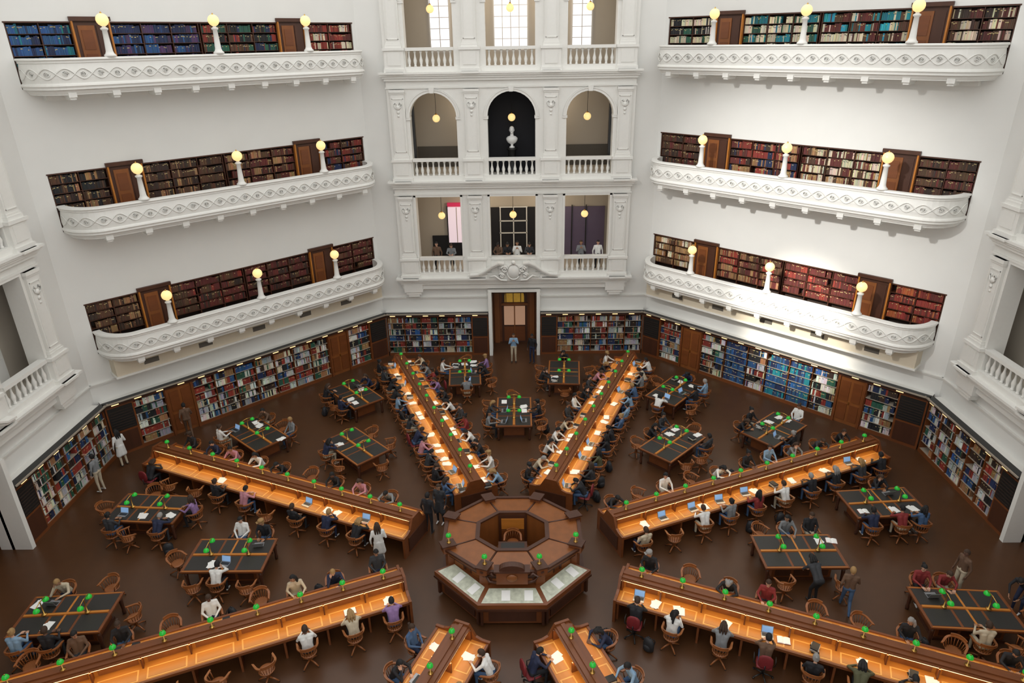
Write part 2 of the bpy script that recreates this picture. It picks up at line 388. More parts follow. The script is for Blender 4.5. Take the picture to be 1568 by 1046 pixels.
        b.box(-1.35,1.35,1.6,1.7,z+SP,z+2*SP-.1,'dark_niche')
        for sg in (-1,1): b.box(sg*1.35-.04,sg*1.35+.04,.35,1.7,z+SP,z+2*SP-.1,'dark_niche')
        for sg in (-1,1):
            b.box(sg*5.0-.16,sg*5.0+.16,.36,.6,z+SP+.1,z+SP+4.1,'black_metal')
            b.box(sg*3.82-1.4,sg*3.82+1.4,3.42,3.5,z+SP,z+SP+1.2,'vent_dark')
        zz=LB+2*SP
        for cx,hw in ((0,.86),(-3.65,.5),(3.65,.5)):
            b.box(cx-hw,cx+hw,3.44,3.5,zz+.9,zz+3.5,'window_glow')
            n=12; P=[(cx+hw*math.cos(math.pi*i/n),zz+3.5+hw*math.sin(math.pi*i/n)) for i in range(n+1)]; b.prism(P,3.44,3.5,'window_glow')
            b.tube([(cx+(hw+.05)*math.cos(math.pi*i/n),3.42,zz+3.5+(hw+.05)*math.sin(math.pi*i/n)) for i in range(n+1)],.06,'plaster_trim')
            nn=4 if hw>.6 else 2
            for i in range(nn+1): x=cx-hw+2*hw*i/nn; b.box(x-.022,x+.022,3.38,3.44,zz+.9,zz+3.6,'plaster_trim')
            for i in range(6): b.box(cx-hw,cx+hw,3.39,3.44,zz+.9+i*.52,zz+.935+i*.52,'plaster_trim')
    else:
        for k in range(3):
            z=LB+SP*k
            for cx in (-3.82,3.82):
                for sg in (-1,1):
                    a=cx+sg*.75; b.box(a-.38,a+.38,1.2,1.26,z+.1,z+3.6,'plaster_trim')
                    for zz in (.4,1.5,2.6): b.box(a-.28,a+.28,1.17,1.2,z+zz,z+zz+.8,'wall_paint')
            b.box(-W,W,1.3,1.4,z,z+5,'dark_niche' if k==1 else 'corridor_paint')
    b.box(-1.9,-1.25,.1,2.0,0,DT+.1,'dark_wood'); b.box(1.25,1.9,.1,2.0,0,DT+.1,'dark_wood'); b.box(-1.3,1.3,.1,2,DT-.2,DT,'dark_wood')
    b.box(-1.25,1.25,1.3,1.4,0,DT,'red_wood')
    b.box(-.72,.72,1.22,1.3,0,3.5,'dark_wood'); b.box(-.6,.6,1.18,1.22,1.1,2.25,'beige_glow'); b.box(-.6,.6,1.18,1.22,.1,1.0,'red_wood'); b.box(-.03,.03,1.14,1.18,.05,2.3,'door_wood')
    P=[(-.55,2.5),(.55,2.5)]+[(.55*math.cos(math.pi*i/10),2.85+.45*math.sin(math.pi*i/10)) for i in range(11)]
    b.prism(P,1.17,1.22,'gold_glass')
    for i in range(3): b.box(-.5+.42*i,-.46+.42*i,1.13,1.17,2.5,3.2,'dark_wood')
    for sg in (-1,1): b.box(sg*1.0-.14,sg*1.0+.14,1.15,1.3,0,3.5,'door_wood')
    b.box(-.75,.75,1.1,1.25,2.32,2.45,'door_wood')
    return b.mesh('loggia_wall')
lf=loggia_mesh(True); ls=loggia_mesh(False)
obj('wall_far',lf,wall_xf(0),0); obj('wall_left',ls,wall_xf(D2R(90)),D2R(90)); obj('wall_right',ls,wall_xf(D2R(-90)),D2R(-90))
pd=MB(); pd.sphere(0,0,0,.19,'globe_glass',16); pd.lathe([(.06,.17),(.05,.22),(.01,.25)],n=8,m='brass'); pd.tube([(0,0,.22),(0,0,1.6)],.012,'black_metal',n=5)
pdm=pd.mesh('pendant_globe_lamp')
for k in range(3):
    for x,_ in OPN: obj('pendant_globe_lamp',pdm,(x,R+1.0,[7.55,12.52,17.5][k]))
    for x in (-1.92,1.92):  # unseen fill lights added behind the piers to brighten the closed corridors
        L=bpy.data.lights.new('corridor_fill_light','POINT'); L.energy=60; L.color=(1,.84,.64); L.shadow_soft_size=.12
        lo=bpy.data.objects.new('corridor_fill_light',L); scene.collection.objects.link(lo); lo.location=(x,R+1.75 if k!=1 else R+2.4,LB+SP*k+3.6)
bu=MB()
bu.lathe([(.3,0),(.3,.1),(.22,.14),(.2,1.2),(.28,1.26),(.28,1.34)],n=16,m='black_metal',cz=0)
z0=1.34
bu.lathe([(.14,0),(.14,.05),(.07,.09),(.06,.16),(.1,.2)],0,0,z0,12,'marble')
bu.lathe([(.08,.18),(.2,.26),(.27,.38),(.28,.48),(.2,.56),(.09,.60),(.075,.68),(.08,.74)],0,0,z0,16,'marble',sx=1.05,sy=.65)
bu.sphere(0,-.02,z0+.86,.14,'marble',14,sx=.85,sz=1.2); bu.sphere(0,.01,z0+.92,.145,'marble',12,sx=.9,sz=1.0)
bu.sphere(0,-.16,z0+.85,.03,'marble',8,sz=1.5); bu.sphere(0,-.1,z0+.76,.06,'marble',8)
for sg in (-1,1): bu.sphere(sg*.125,0,z0+.86,.03,'marble',8,sx=.5,sz=1.5)
obj('marble_bust',bu,(0,R+.85,LB+SP+.1))

# ---------------------------------------------------------------- ground level bookcases
def bookshelf(s,x0,x1,pal,z0=.16,z1=2.3,rows=6):
    nb=max(1,round((x1-x0)/.95))
    s.box(x0,x1,-.06,0,0,2.35,'shelf_back'); s.box(x0,x1,-.48,-.06,0,z0,'red_wood')
    h=(z1-z0)/rows
    for r in range(rows):
        z=z0+h*r; s.box(x0,x1,-.44,-.06,z-.015,z+.005,'shelf_metal')
        for q in range(nb):
            a=x0+(x1-x0)*q/nb; c=x0+(x1-x0)*(q+1)/nb
            books(s,a+.03,c-.03,z+.006,h*.95,-.41,pal,dep=.2,wmin=.03,wmax=.09,gap=.09)
    for q in range(nb+1):
        a=x0+(x1-x0)*q/nb; s.box(a-.02,a+.02,-.46,-.06,0,z1+.05,'red_wood')
def top_rail(s,x0,x1):
    s.box(x0,x1,-.52,0,2.3,2.46,'dark_wood'); s.box(x0,x1,-.66,-.3,2.46,2.52,'black_metal'); s.box(x0,x1,-.3,0,2.46,2.50,'plaster_trim')
    s.box(x0,x1,-.68,-.64,2.5,2.56,'shelf_metal')
    x=x0+.3
    while x<x1-.4: s.box(x,x+.28,-.62,-.58,2.40,2.43,'strip_light'); x+=.9
def wood_panel(s,a,c):
    s.box(a,c,-.5,0,0,2.3,'red_wood'); s.box(a+.06,c-.06,-.53,-.5,1.15,2.25,'black_metal'); s.box(a+.08,c-.08,-.52,-.5,.15,1.05,'dark_wood')
    for i in range(8): s.box(a+.1,c-.1,-.54,-.53,1.2+i*.12,1.24+i*.12,'shelf_back')
def wdoor(s,x,w=.5):
    s.box(x-w-.1,x-w,-.52,0,0,2.3,'red_wood'); s.box(x+w,x+w+.1,-.52,0,0,2.3,'red_wood')
    s.box(x-w,x+w,-.44,-.0,0,2.3,'door_wood')
    for sg in (-1,1):
        s.box(x+sg*w*.5-w*.38,x+sg*w*.5+w*.38,-.47,-.44,.2,1.0,'red_wood'); s.box(x+sg*w*.5-w*.38,x+sg*w*.5+w*.38,-.47,-.44,1.15,2.1,'red_wood')
    s.box(x-.02,x+.02,-.5,-.44,1.0,1.12,'brass')
def diag_shelves(right):
    s=MB(); E=16.98*T8
    wood_panel(s,-E,-5.95); wood_panel(s,5.95,E); wdoor(s,-4.05); wdoor(s,4.05)
    bookshelf(s,-5.95,-4.66,MIX); bookshelf(s,4.66,5.95,MIX)
    if right:
        bookshelf(s,-3.44,-2.1,MIX); bookshelf(s,-2.1,-.9,BLUE); bookshelf(s,-.9,.1,MIX); bookshelf(s,.1,2.3,BLUE+[TEA]); bookshelf(s,2.3,3.44,MIX)
    else: bookshelf(s,-3.44,3.44,MIX)
    top_rail(s,-E-.05,E+.05); return s.mesh('wall_bookcase',True)
def log_shelves():
    s=MB(); E=16.98*T8
    for sg in (-1,1):
        a,c=sorted((sg*2.35,sg*(E-.05))); bookshelf(s,a,c,MIX)
        a,c=sorted((sg*1.43,sg*2.35)); wood_panel(s,a,c)
        a,c=sorted((sg*1.43,sg*(E+.05))); top_rail(s,a,c)
    return s.mesh('wall_bookcase',True)
for ph,me in ((45,diag_shelves(False)),(-45,diag_shelves(True)),(0,log_shelves()),(90,log_shelves()),(-90,log_shelves())):
    obj('wall_bookcase',me,wall_xf(D2R(ph)),D2R(ph))

# ---------------------------------------------------------------- long reading desks
DL=12.0
def long_desk():
    b=MB()
    for sg in (-1,1):
        def B(x0,x1,ya,yb,z0,z1,m): 
            a,c=sorted((sg*ya,sg*yb)); b.box(x0,x1,a,c,z0,z1,m)
        B(0,DL,.1,.8,.73,.77,'amber_wood'); B(0,DL,.76,.83,.72,.80,'red_wood')
        B(0,DL,.66,.72,.6,.73,'red_wood')
        n=10
        for i in range(n):
            x0=DL*i/n+.1;x1=DL*(i+1)/n-.1
            B(x0,x1,.30,.70,.77,.776,'pale_wood'); B(x0+.04,x1-.04,.34,.66,.776,.780,'amber_wood')
            B(x0+.02,x1-.02,.11,.125,.80,1.08,'door_wood')
        for i in range(n+1):
            x=min(DL-.04,max(.04,DL*i/n)); B(x-.03,x+.03,.1,.72,.0,.72,'red_wood')
            B(x-.02,x+.02,.1,.3,.77,1.12,'red_wood')
        B(0,DL,.11,.26,1.13,1.16,'red_wood')
        B(0,DL,.235,.25,1.105,1.13,'strip_light')
    b.box(0,DL,-.11,.11,0,1.16,'amber_wood'); b.box(-.03,DL+.03,-.2,.2,1.16,1.2,'red_wood'); b.box(0,DL,-.06,.06,1.2,1.24,'red_wood')
    pr=[(-.85,0),(.85,0),(.85,.84),(.6,.84),(.42,.9),(.32,1.08),(.22,1.26),(-.22,1.26),(-.32,1.08),(-.42,.9),(-.6,.84),(-.85,.84)]
    for x in (-.08,DL):
        n=len(pr); vs=[(x,y,z) for y,z in pr]+[(x+.08,y,z) for y,z in pr]
        b.add(vs,[tuple(range(n-1,-1,-1)),tuple(range(n,2*n))]+[(i,(i+1)%n,(i+1)%n+n,i+n) for i in range(n)],'red_wood')
    b.box(-.11,-.08,-.6,.6,.15,.7,'dark_wood')
    return b.mesh('long_reading_desk')
ldm=long_desk()
gm=MB(); gm.lathe([(.07,0),(.07,.02),(.015,.04),(.012,.30)],n=10,m='brass')
gm.lathe([(.088,.25),(.084,.29),(.058,.335),(.02,.35)],n=12,m='green_glass'); gm.lathe([(.02,.35),(.012,.38)],n=6,m='brass')
gmm=gm.mesh('green_desk_lamp')
def tlamp():
    b=MB(); b.lathe([(.08,0),(.08,.02),(.02,.04),(.016,.46),(.03,.48)],n=10,m='brass'); b.tube([(-.24,0,.44),(0,0,.48),(.24,0,.44)],.014,'brass')
    for sg in (-1,1): b.lathe([(.092,.33),(.088,.37),(.06,.42),(.02,.44)],sg*.24,0,0,12,'green_glass')
    return b.mesh('green_table_lamp')
tlm=tlamp()
def study_table():
    b=MB(); L,W=1.32,.8
    b.box(-L,L,-W,W,.72,.77,'red_wood'); b.box(-L+.04,L-.04,-W+.04,W-.04,.66,.72,'dark_wood')
    for i in range(3):
        for j in (-1,1):
            x0=-L+.08+i*(2*L-.1)/3; a,c=sorted((j*.07,j*(W-.09))); b.box(x0,x0+(2*L-.1)/3-.08,a,c,.77,.776,'leather_top')
    b.box(-L+.1,L-.1,-.04,.04,.77,.80,'amber_wood'); b.box(-.03,.03,-W+.1,W-.1,.77,.785,'amber_wood')
    for j in (-1,1): b.box(-L+.05,L-.05,j*(W-.04)-.012,j*(W-.04)+.012,.77,.775,'amber_wood')
    b.box(-.95,.95,-.45,.45,.08,.66,'red_wood'); b.box(-1.0,1.0,-.5,.5,0,.09,'dark_wood')
    for sg in (-1,1):
        for i in range(3): b.box(-.85+i*.6,-.35+i*.6,min(sg*.45,sg*.47),max(sg*.45,sg*.47),.16,.6,'dark_wood')
        for j in (-1,1): b.lathe([(.05,0),(.06,.1),(.045,.2),(.06,.5),(.06,.66)],sg*(L-.12),j*(W-.12),0,8,'dark_wood')
    return b.mesh('study_table')
stm=study_table()
def chair():
    b=MB(); m='chair_wood'
    b.lathe([(.2,.42),(.225,.43),(.225,.455),(.2,.465),(.1,.458)],n=16,m=m,sy=.95)
    b.lathe([(.05,.14),(.045,.3),(.07,.36),(.1,.42)],n=8,m=m)
    for i in range(4):
        a=math.pi/4+i*math.pi/2; b.tube([(.03*math.cos(a),.03*math.sin(a),.17),(.16*math.cos(a),.16*math.sin(a),.12),(.29*math.cos(a),.29*math.sin(a),.035)],[.03,.026,.02],m,6)
        b.sphere(.29*math.cos(a),.29*math.sin(a),.025,.024,'black_metal',6)
    arc=[]
    for i in range(17):
        t=D2R(180+180*i/16); arc.append((.27*math.cos(t),.25*math.sin(t),.70+.05*math.sin(math.pi*i/16)))
    arc=[(-.28,.2,.68),(-.275,.1,.69)]+arc+[(.275,.1,.69),(.28,.2,.68)]
    vs=[];k=len(arc)
    for x,y,z in arc:
        q=math.hypot(x,y) or 1; nx,ny=x/q,y/q
        for o,dz in ((-.03,-.015),(.03,-.015),(.03,.02),(-.03,.02)): vs.append((x+nx*o,y+ny*o,z+dz))
    fs=[(j*4+i,j*4+(i+1)%4,(j+1)*4+(i+1)%4,(j+1)*4+i) for j in range(k-1) for i in range(4)]+[(3,2,1,0),(4*k-4,4*k-3,4*k-2,4*k-1)]
    b.add(vs,fs,m)
    vs=[]
    for i in range(9):
        t=D2R(225+90*i/8)
        for o,z in ((.262,.75),(.29,.75),(.30,.84),(.275,.84)): vs.append((o*math.cos(t),o*.93*math.sin(t),z-.02*abs(i-4)/4))
    fs=[(j*4+i,j*4+(i+1)%4,(j+1)*4+(i+1)%4,(j+1)*4+i) for j in range(8) for i in range(4)]+[(3,2,1,0),(32,33,34,35)]
    b.add(vs,fs,m)
    for i in range(11):
        t=D2R(175+190*i/10); b.tube([(.19*math.cos(t),.18*math.sin(t),.45),(.265*math.cos(t),.245*math.sin(t),.71)],.011,m,5)
    for sg in (-1,1): b.tube([(sg*.19,.12,.45),(sg*.27,.15,.69)],.016,m,5)
    return b.mesh('wooden_armchair')
chm=chair()
def office_chair():
    b=MB(); m='office_red'
    def pad(x,y,z,sx,sy,sz):
        b.lathe([(.6,-.9),(.92,-.6),(1,0),(.92,.6),(.6,.9),(.2,1)],0,0,0,16,m)
        n=6*16; 
        for i in range(len(b.v)-n,len(b.v)):
            v=b.v[i]; q=max(abs(v[0]),abs(v[1]),1e-6)/max(math.hypot(v[0],v[1]),1e-6); k=1/ (q**.7)
            b.v[i]=(x+v[0]*k*sx*.85,y+v[1]*k*sy*.85,z+v[2]*sz)
    pad(0,0,.47,.26,.25,.04); pad(0,-.27,.80,.23,.045,.24)
    b.tube([(0,-.1,.43),(0,-.3,.46),(0,-.3,.7)],.022,'black_metal'); b.lathe([(.03,.1),(.03,.43)],n=8,m='black_metal')
    for sg in (-1,1): b.tube([(sg*.2,-.05,.45),(sg*.28,-.05,.5),(sg*.28,-.05,.66),(sg*.28,.12,.67)],.016,'black_metal')
    for i in range(5):
        a=2*math.pi*i/5; b.tube([(0,0,.12),(.28*math.cos(a),.28*math.sin(a),.06)],.02,'black_metal',5); b.sphere(.28*math.cos(a),.28*math.sin(a),.03,.03,'black_metal',6)
    return b.mesh('office_chair')
ocm=office_chair()
def laptop():
    b=MB(); b.box(-.16,.16,-.11,.11,0,.016,'laptop_grey'); b.box(-.14,.14,-.03,.09,.016,.018,'black_metal')
    b.add([(-.16,.11,.012),(.16,.11,.012),(.16,.18,.215),(-.16,.18,.215),(-.16,.12,.01),(.16,.12,.01),(.16,.19,.21),(-.16,.19,.21)],[(0,1,2,3),(7,6,5,4),(0,3,7,4),(1,5,6,2),(2,6,7,3)],'laptop_grey')
    b.add([(-.145,.113,.03),(.145,.113,.03),(.145,.172,.20),(-.145,.172,.20)],[(0,1,2,3)],'laptop_screen'); return b.mesh('laptop')
lpm=laptop()
def papers():
    b=MB()
    for i in range(3):
        b.M=Matrix.Translation((random.uniform(-.08,.08),random.uniform(-.04,.04),.003*i))@Matrix.Rotation(random.uniform(-.4,.4),4,'Z'); b.box(-.105,.105,-.148,.148,0,.003,'paper')
    b.M=None; return b.mesh('paper_sheets')
def openbook():
    b=MB(); 
    for sg in (-1,1):
        P=[(0,.009),(sg*.05,.032),(sg*.12,.028),(sg*.17,.014),(sg*.17,.004),(0,.004)]
        b.prism(P if sg>0 else P[::-1],-.12,.12,'paper')
    b.box(-.18,.18,-.125,.125,0,.004,'bag_red'); return b.mesh('open_book')
def bstack():
    b=MB(); z=0
    for i in range(4):
        h=random.uniform(.025,.05); b.M=Matrix.Rotation(random.uniform(-.3,.3),4,'Z'); b.box(-.1,.1,-.14,.14,z,z+h,'books_cloth',pick(MIX+[RED,BLU])); b.box(-.095,.102,-.135,.135,z+.005,z+h-.005,'paper'); z+=h
    b.M=None; return b.mesh('book_stack',True)
def backpack():
    b=MB(); b.M=Matrix.Diagonal((1,.62,1,1)); b.lathe([(.12,0),(.17,.04),(.18,.2),(.16,.34),(.1,.42),(.03,.44)],n=12,m='bag_black'); b.M=None
    b.lathe([(.08,.04),(.12,.07),(.12,.18),(.06,.24)],0,-.09,0,10,'bag_black',sy=.5); b.tube([(-.03,0,.43),(-.03,0,.48),(.03,0,.48),(.03,0,.43)],.01,'bag_black')
    for sg in (-1,1): b.tube([(sg*.08,.1,.38),(sg*.1,.17,.25),(sg*.09,.11,.06)],.016,'bag_black')
    return b.mesh('backpack')
PR=[('laptop',lpm),('paper_sheets',papers()),('open_book',openbook()),('book_stack',bstack()),('paper_sheets',papers()),('laptop',lpm)]
bpm=backpack()

# ---------------------------------------------------------------- people
def cm(name,c,r=.8): mat(name,c,r,noise=.12,scale=15); return name
for n,c in (('cloth_black',(.010,.010,.013)),('cloth_charcoal',(.028,.030,.035)),('cloth_navy',(.012,.018,.05)),('cloth_white',(.68,.68,.66)),('cloth_grey',(.18,.19,.20)),('cloth_red',(.20,.02,.02)),
            ('cloth_olive',(.08,.08,.04)),('cloth_denim',(.05,.10,.20)),('cloth_sky',(.20,.32,.46)),('cloth_cream',(.48,.41,.30)),('cloth_pink',(.45,.20,.24)),('cloth_lilac',(.25,.15,.32)),('cloth_brown',(.11,.06,.035)),
            ('skin_light',(.55,.32,.22)),('skin_tan',(.36,.19,.11)),('skin_deep',(.14,.07,.045)),('hair_black',(.008,.007,.007)),('hair_brown',(.04,.02,.010)),('hair_blond',(.30,.18,.07)),('hair_grey',(.25,.24,.23)),
            ('shoe_dark',(.03,.028,.028)),('shoe_white',(.6,.6,.6)),('lip',(.35,.12,.1)),('eye',(.02,.015,.012))): cm(n,c)
SL=['cloth_black','cloth_charcoal','skin_light','hair_black','shoe_dark','lip','eye']
V=Vector
def remesh_body(parts,voxel=.02):
    b=MB()
    for (p0,r0,p1,r1,m) in parts: b.capsule(p0,r0,p1,r1,SL[m],n=10)
    me=b.mesh('tmp'); o=bpy.data.objects.new('tmp',me); scene.collection.objects.link(o)
    md=o.modifiers.new('r','REMESH'); md.mode='VOXEL'; md.voxel_size=voxel
    sm=o.modifiers.new('s','SMOOTH'); sm.factor=.5; sm.iterations=3
    dg=bpy.context.evaluated_depsgraph_get(); ev=o.evaluated_get(dg); m2=ev.to_mesh()
    n=len(m2.vertices); co=np.empty(n*3,dtype=np.float32); m2.vertices.foreach_get('co',co); co=co.reshape(-1,3)
    fs=[tuple(p.vertices) for p in m2.polygons]; ev.to_mesh_clear(); bpy.data.objects.remove(o); bpy.data.meshes.remove(me)
    fc=np.array([co[list(f)].mean(0) for f in fs])
    best=np.full(len(fs),1e9); mi=np.zeros(len(fs),int)
    for (p0,r0,p1,r1,m) in parts:
        a=np.array(p0);ab=np.array(p1)-a;L=max(1e-9,(ab**2).sum()); t=np.clip(((fc-a)@ab)/L,0,1)
        d=np.linalg.norm(fc-(a+t[:,None]*ab),axis=1)-(r0+(r1-r0)*t); k=d<best; best[k]=d[k]; mi[k]=m
    return [tuple(map(float,c)) for c in co],fs,mi.tolist()
def hand(b,M,side):
    old=b.M; b.M=M@Matrix.Diagonal((side,1,1,1)); S='skin_light'
    kn=[(-.032,.085),(-.011,.092),(.011,.09),(.031,.08)]; ln=[.062,.075,.07,.055]
    for (x,y),l in zip(kn,ln):
        b.capsule((x*.55,.0,0),.014,(x,y,0),.012,S,6)
        p=V((x,y,0)); a=-.25
        for seg,r in ((.45,.0095),(.32,.0085),(.25,.0075)):
            q=p+V((x*.06,math.cos(a)*l*seg,math.sin(a)*l*seg)); b.capsule(p,r,q,r-.001,S,6); p=q; a-=.35
    b.capsule((-.02,.02,0),.014,(-.048,.05,-.008),.011,S,6); b.capsule((-.048,.05,-.008),.011,(-.055,.082,-.018),.009,S,6)
    b.M=old
def headmesh(b,c,pitch,yaw,hair):
    M=Matrix.Translation(c)@Matrix.Rotation(yaw,4,'Z')@Matrix.Rotation(pitch,4,'X'); old=b.M; b.M=M
    n=18;k=14; vs=[]
    for j in range(k+1):
        ph=math.pi*j/k; z=-math.cos(ph); r=max(.01,math.sin(ph))
        for i in range(n):
            a=2*math.pi*i/n; x=math.cos(a)*r*.077; y=math.sin(a)*r*.095; zz=z*.117
            if z<0: x*=1-.28*z*z; y=y*(1-.12*z*z)+(.012*-z)
            if y>0 and abs(math.cos(a))<.5 and -.02<zz<.02: y-=.006*(1 if abs(math.cos(a))>.15 else -.3)
            vs.append((x,y,zz))
    fs=[(j*n+i,j*n+(i+1)%n,(j+1)*n+(i+1)%n,(j+1)*n+i) for j in range(k) for i in range(n)]+[tuple(range(n-1,-1,-1)),tuple(k*n+i for i in range(n))]
    b.add(vs,fs,'skin_light',sm=True)
    b.add([(-.014,.09,-.03),(.014,.09,-.03),(0,.118,-.026),(0,.094,.012),(0,.09,-.038)],[(0,2,3),(2,1,3),(0,4,2),(4,1,2)],'skin_light')
    b.box(-.022,.022,.088,.095,-.058,-.05,'lip')
    for sg in (-1,1):
        b.sphere(sg*.03,.083,.004,.011,'eye',6); b.box(sg*.03-.015,sg*.03+.015,.085,.093,.022,.027,'hair_black'); b.sphere(sg*.078,-.005,-.008,.026,'skin_light',6,sx=.4,sz=1.2)
    vs=[]
    for j in range(k+1):
        ph=math.pi*j/k; z=-math.cos(ph); r=max(.01,math.sin(ph))
        for i in range(n):
            a=2*math.pi*i/n; vs.append((math.cos(a)*r*.088,math.sin(a)*r*.105-.004,z*.125+.005))
    fs2=[]
    for f_ in fs[:-2]:
        cx=sum(vs[q][0] for q in f_)/4; cy=sum(vs[q][1] for q in f_)/4; cz=sum(vs[q][2] for q in f_)/4
        if cz>.06 or (cy<.03 and cz>.0) or (cy<-.01 and cz>-.075): fs2.append(f_)
    fs2.append(fs[-1]); b.add(vs,fs2,'hair_black',sm=True)
    if hair==1:
        b.M=old; 
        for sg in (-1,0,1):
            top=M@V((sg*.055,-.06,.02)); mid=M@V((sg*.075,-.075,-.1)); bot=V(mid)+V((0,-.03,-.16))
            b.capsule(top,.05,mid,.05,'hair_black',8); b.capsule(mid,.05,bot,.025,'hair_black',8)
    elif hair==2: b.sphere(0,-.11,.06,.045,'hair_black',10)
    elif hair==3:
        b.lathe([(.098,.045),(.1,.08),(.085,.115),(.04,.135),(.005,.138)],0,-.004,0,14,'hair_black',sy=1.1); b.box(-.06,.06,.08,.16,.052,.06,'hair_black')
    b.M=old
def person(name,J,hair=0,coat=False):
    H=V(J['H']);S=V(J['S']);Hd=V(J['head']); up=(S-H).normalized(); X=V(J.get('sx',(1,0,0))).normalized()
    N=S+(Hd-S)*.5; P=[]
    def A(p0,r0,p1,r1,m): P.append((tuple(p0),r0,tuple(p1),r1,m))
    mid=H.lerp(S,.42); ch=H.lerp(S,.76)
    A(H-X*.075,.105,H+X*.075,.105,1)
    for sg in (-1,1):
        A(H+X*sg*.07+up*.06,.10,mid+X*sg*.06,.098,0); A(mid+X*sg*.06,.098,ch+X*sg*.085,.108,0); A(ch+X*sg*.08,.105,S+X*sg*.10-up*.03,.07,0)
        A(S-up*.02,.075,S+X*sg*.17-up*.02,.058,0)
    A(S-up*.02,.062,S+up*.03,.056,0); A(S+up*.02,.047,N.lerp(Hd,.4),.048,2)
    for sd,sg in (('l',-1),('r',1)):
        sh=S+X*sg*.175-up*.03; el=V(J['e'+sd]); wr=V(J['w'+sd])
        A(sh,.056,el,.042,0); A(el,.043,wr,.030,0)
        hp=H+X*sg*.09-up*.01; kn=V(J['k'+sd]); an=V(J['a'+sd]); fd=V(J.get('f'+sd,(0,1,0))).normalized()
        A(hp,.088,kn,.060,1); A(kn,.058,an,.042,1); A(an+V((0,0,-.03)),.036,an+fd*.15+V((0,0,-.045)),.03,4); A(an+V((0,0,-.03)),.036,an-fd*.03+V((0,0,-.035)),.033,4)
    if coat:
        for sg in (-1,1):
            kn=V(J['kl' if sg<0 else 'kr']); A(H+X*sg*.06,.115,kn.lerp(H,.15)+X*sg*.02,.12,0)
        A(H,.12,H+V((0,-.02,-.35)),.12,0)
    vs,fs,mi=remesh_body(P); b=MB()
    for s_ in SL: b.mi(s_)
    b.v=vs;b.f=fs;b.m=mi;b.c=[(1,1,1)]*len(fs);b.s=[True]*len(fs)
    for sd,sg in (('l',-1),('r',1)):
        wr=V(J['w'+sd]);el=V(J['e'+sd]); d=(wr-el).normalized(); d=(d+V(J.get('h'+sd,(0,0,0)))).normalized()
        upv=V(J.get('hu'+sd,(0,0,1))); x=d.cross(upv).normalized(); z=x.cross(d)
        M=Matrix.Identity(4)
        for r in range(3): M[r][0]=x[r];M[r][1]=d[r];M[r][2]=z[r]; M[r][3]=wr[r]
        hand(b,M,1 if sg>0 else -1)
    headmesh(b,Hd,J.get('pitch',0),J.get('yaw',0),hair)
    return b.mesh(name)
sit=dict(H=(0,-.03,.575),kl=(-.11,.38,.53),kr=(.11,.38,.53),al=(-.11,.36,.12),ar=(.12,.34,.12))
def J(base,**k): d=dict(base); d.update(k); return d
seatJ=[
 J(sit,S=(0,.13,1.03),head=(0,.22,1.20),pitch=-.55,el=(-.27,.26,.84),er=(.27,.28,.84),wl=(-.12,.47,.815),wr=(.10,.49,.815)),
 J(sit,S=(0,.02,1.07),head=(0,.06,1.27),pitch=-.3,el=(-.25,.13,.84),er=(.25,.13,.84),wl=(-.10,.42,.83),wr=(.10,.42,.83)),
 J(sit,S=(0,.15,1.01),head=(.03,.25,1.19),pitch=-.4,yaw=.1,el=(-.26,.32,.82),er=(.22,.42,.82),wl=(-.08,.5,.815),wr=(.12,.33,1.06),hr=(-.2,-.2,.6)),
 J(sit,S=(0,-.10,1.05),head=(0,-.05,1.25),pitch=-.35,el=(-.25,-.0,.80),er=(.25,.0,.80),wl=(-.07,.22,.70),wr=(.07,.24,.70)),
 J(sit,S=(0,.22,.97),head=(0,.35,1.10),pitch=-.95,el=(-.30,.40,.82),er=(.30,.40,.82),wl=(-.10,.55,.81),wr=(.08,.56,.81)),
 J(sit,S=(0,.05,1.06),head=(.04,.09,1.25),pitch=-.15,yaw=-.9,el=(-.27,.22,.84),er=(.26,.1,.84),wl=(-.12,.46,.815),wr=(.12,.40,.82)),
]
SEAT=[]
for i,j in enumerate(seatJ):
    for h in ((0,1) if i%2==0 else (0,2) if i!=5 else (1,3)): SEAT.append(person('seated_reader',j,h))
st=dict(H=(0,0,.95),S=(0,.0,1.42),head=(0,.03,1.61),kl=(-.10,.03,.50),kr=(.10,.03,.50),al=(-.11,-.01,.09),ar=(.11,-.01,.09),pitch=-.15,el=(-.26,-.03,1.13),er=(.26,-.03,1.13),wl=(-.25,.06,.88),wr=(.25,.06,.88),hul=(-1,0,0),hur=(1,0,0))
STAND={
 'relax':person('standing_visitor',st,0),
 'long':person('standing_visitor',J(st,er=(.25,-.02,1.13),wr=(.12,.2,1.12)),1,coat=True),
 'phone':person('standing_visitor',J(st,el=(-.24,.1,1.16),er=(.24,.1,1.16),wl=(-.07,.26,1.36),wr=(.07,.26,1.36),pitch=0),0),
 'reach':person('standing_visitor',J(st,er=(.25,.2,1.38),wr=(.16,.42,1.52),pitch=.1),2),
 'walk':person('standing_visitor',J(st,kl=(-.09,.16,.53),al=(-.10,.28,.11),kr=(.09,-.03,.50),ar=(.10,-.26,.14),el=(-.25,-.1,1.14),wl=(-.24,-.02,.9),er=(.25,.08,1.14),wr=(.22,.28,1.0)),0),
 'bend':person('standing_visitor',J(st,H=(0,-.15,.93),S=(0,.22,1.28),head=(0,.38,1.40),pitch=-.7,el=(-.25,.33,1.05),er=(.25,.33,1.05),wl=(-.14,.5,.86),wr=(.14,.5,.86)),1),
 'lean':person('standing_visitor',J(st,S=(0,.12,1.40),head=(0,.2,1.57),pitch=-.4,el=(-.24,.25,1.18),er=(.24,.25,1.18),wl=(-.12,.42,1.16),wr=(.12,.42,1.16)),2),
}
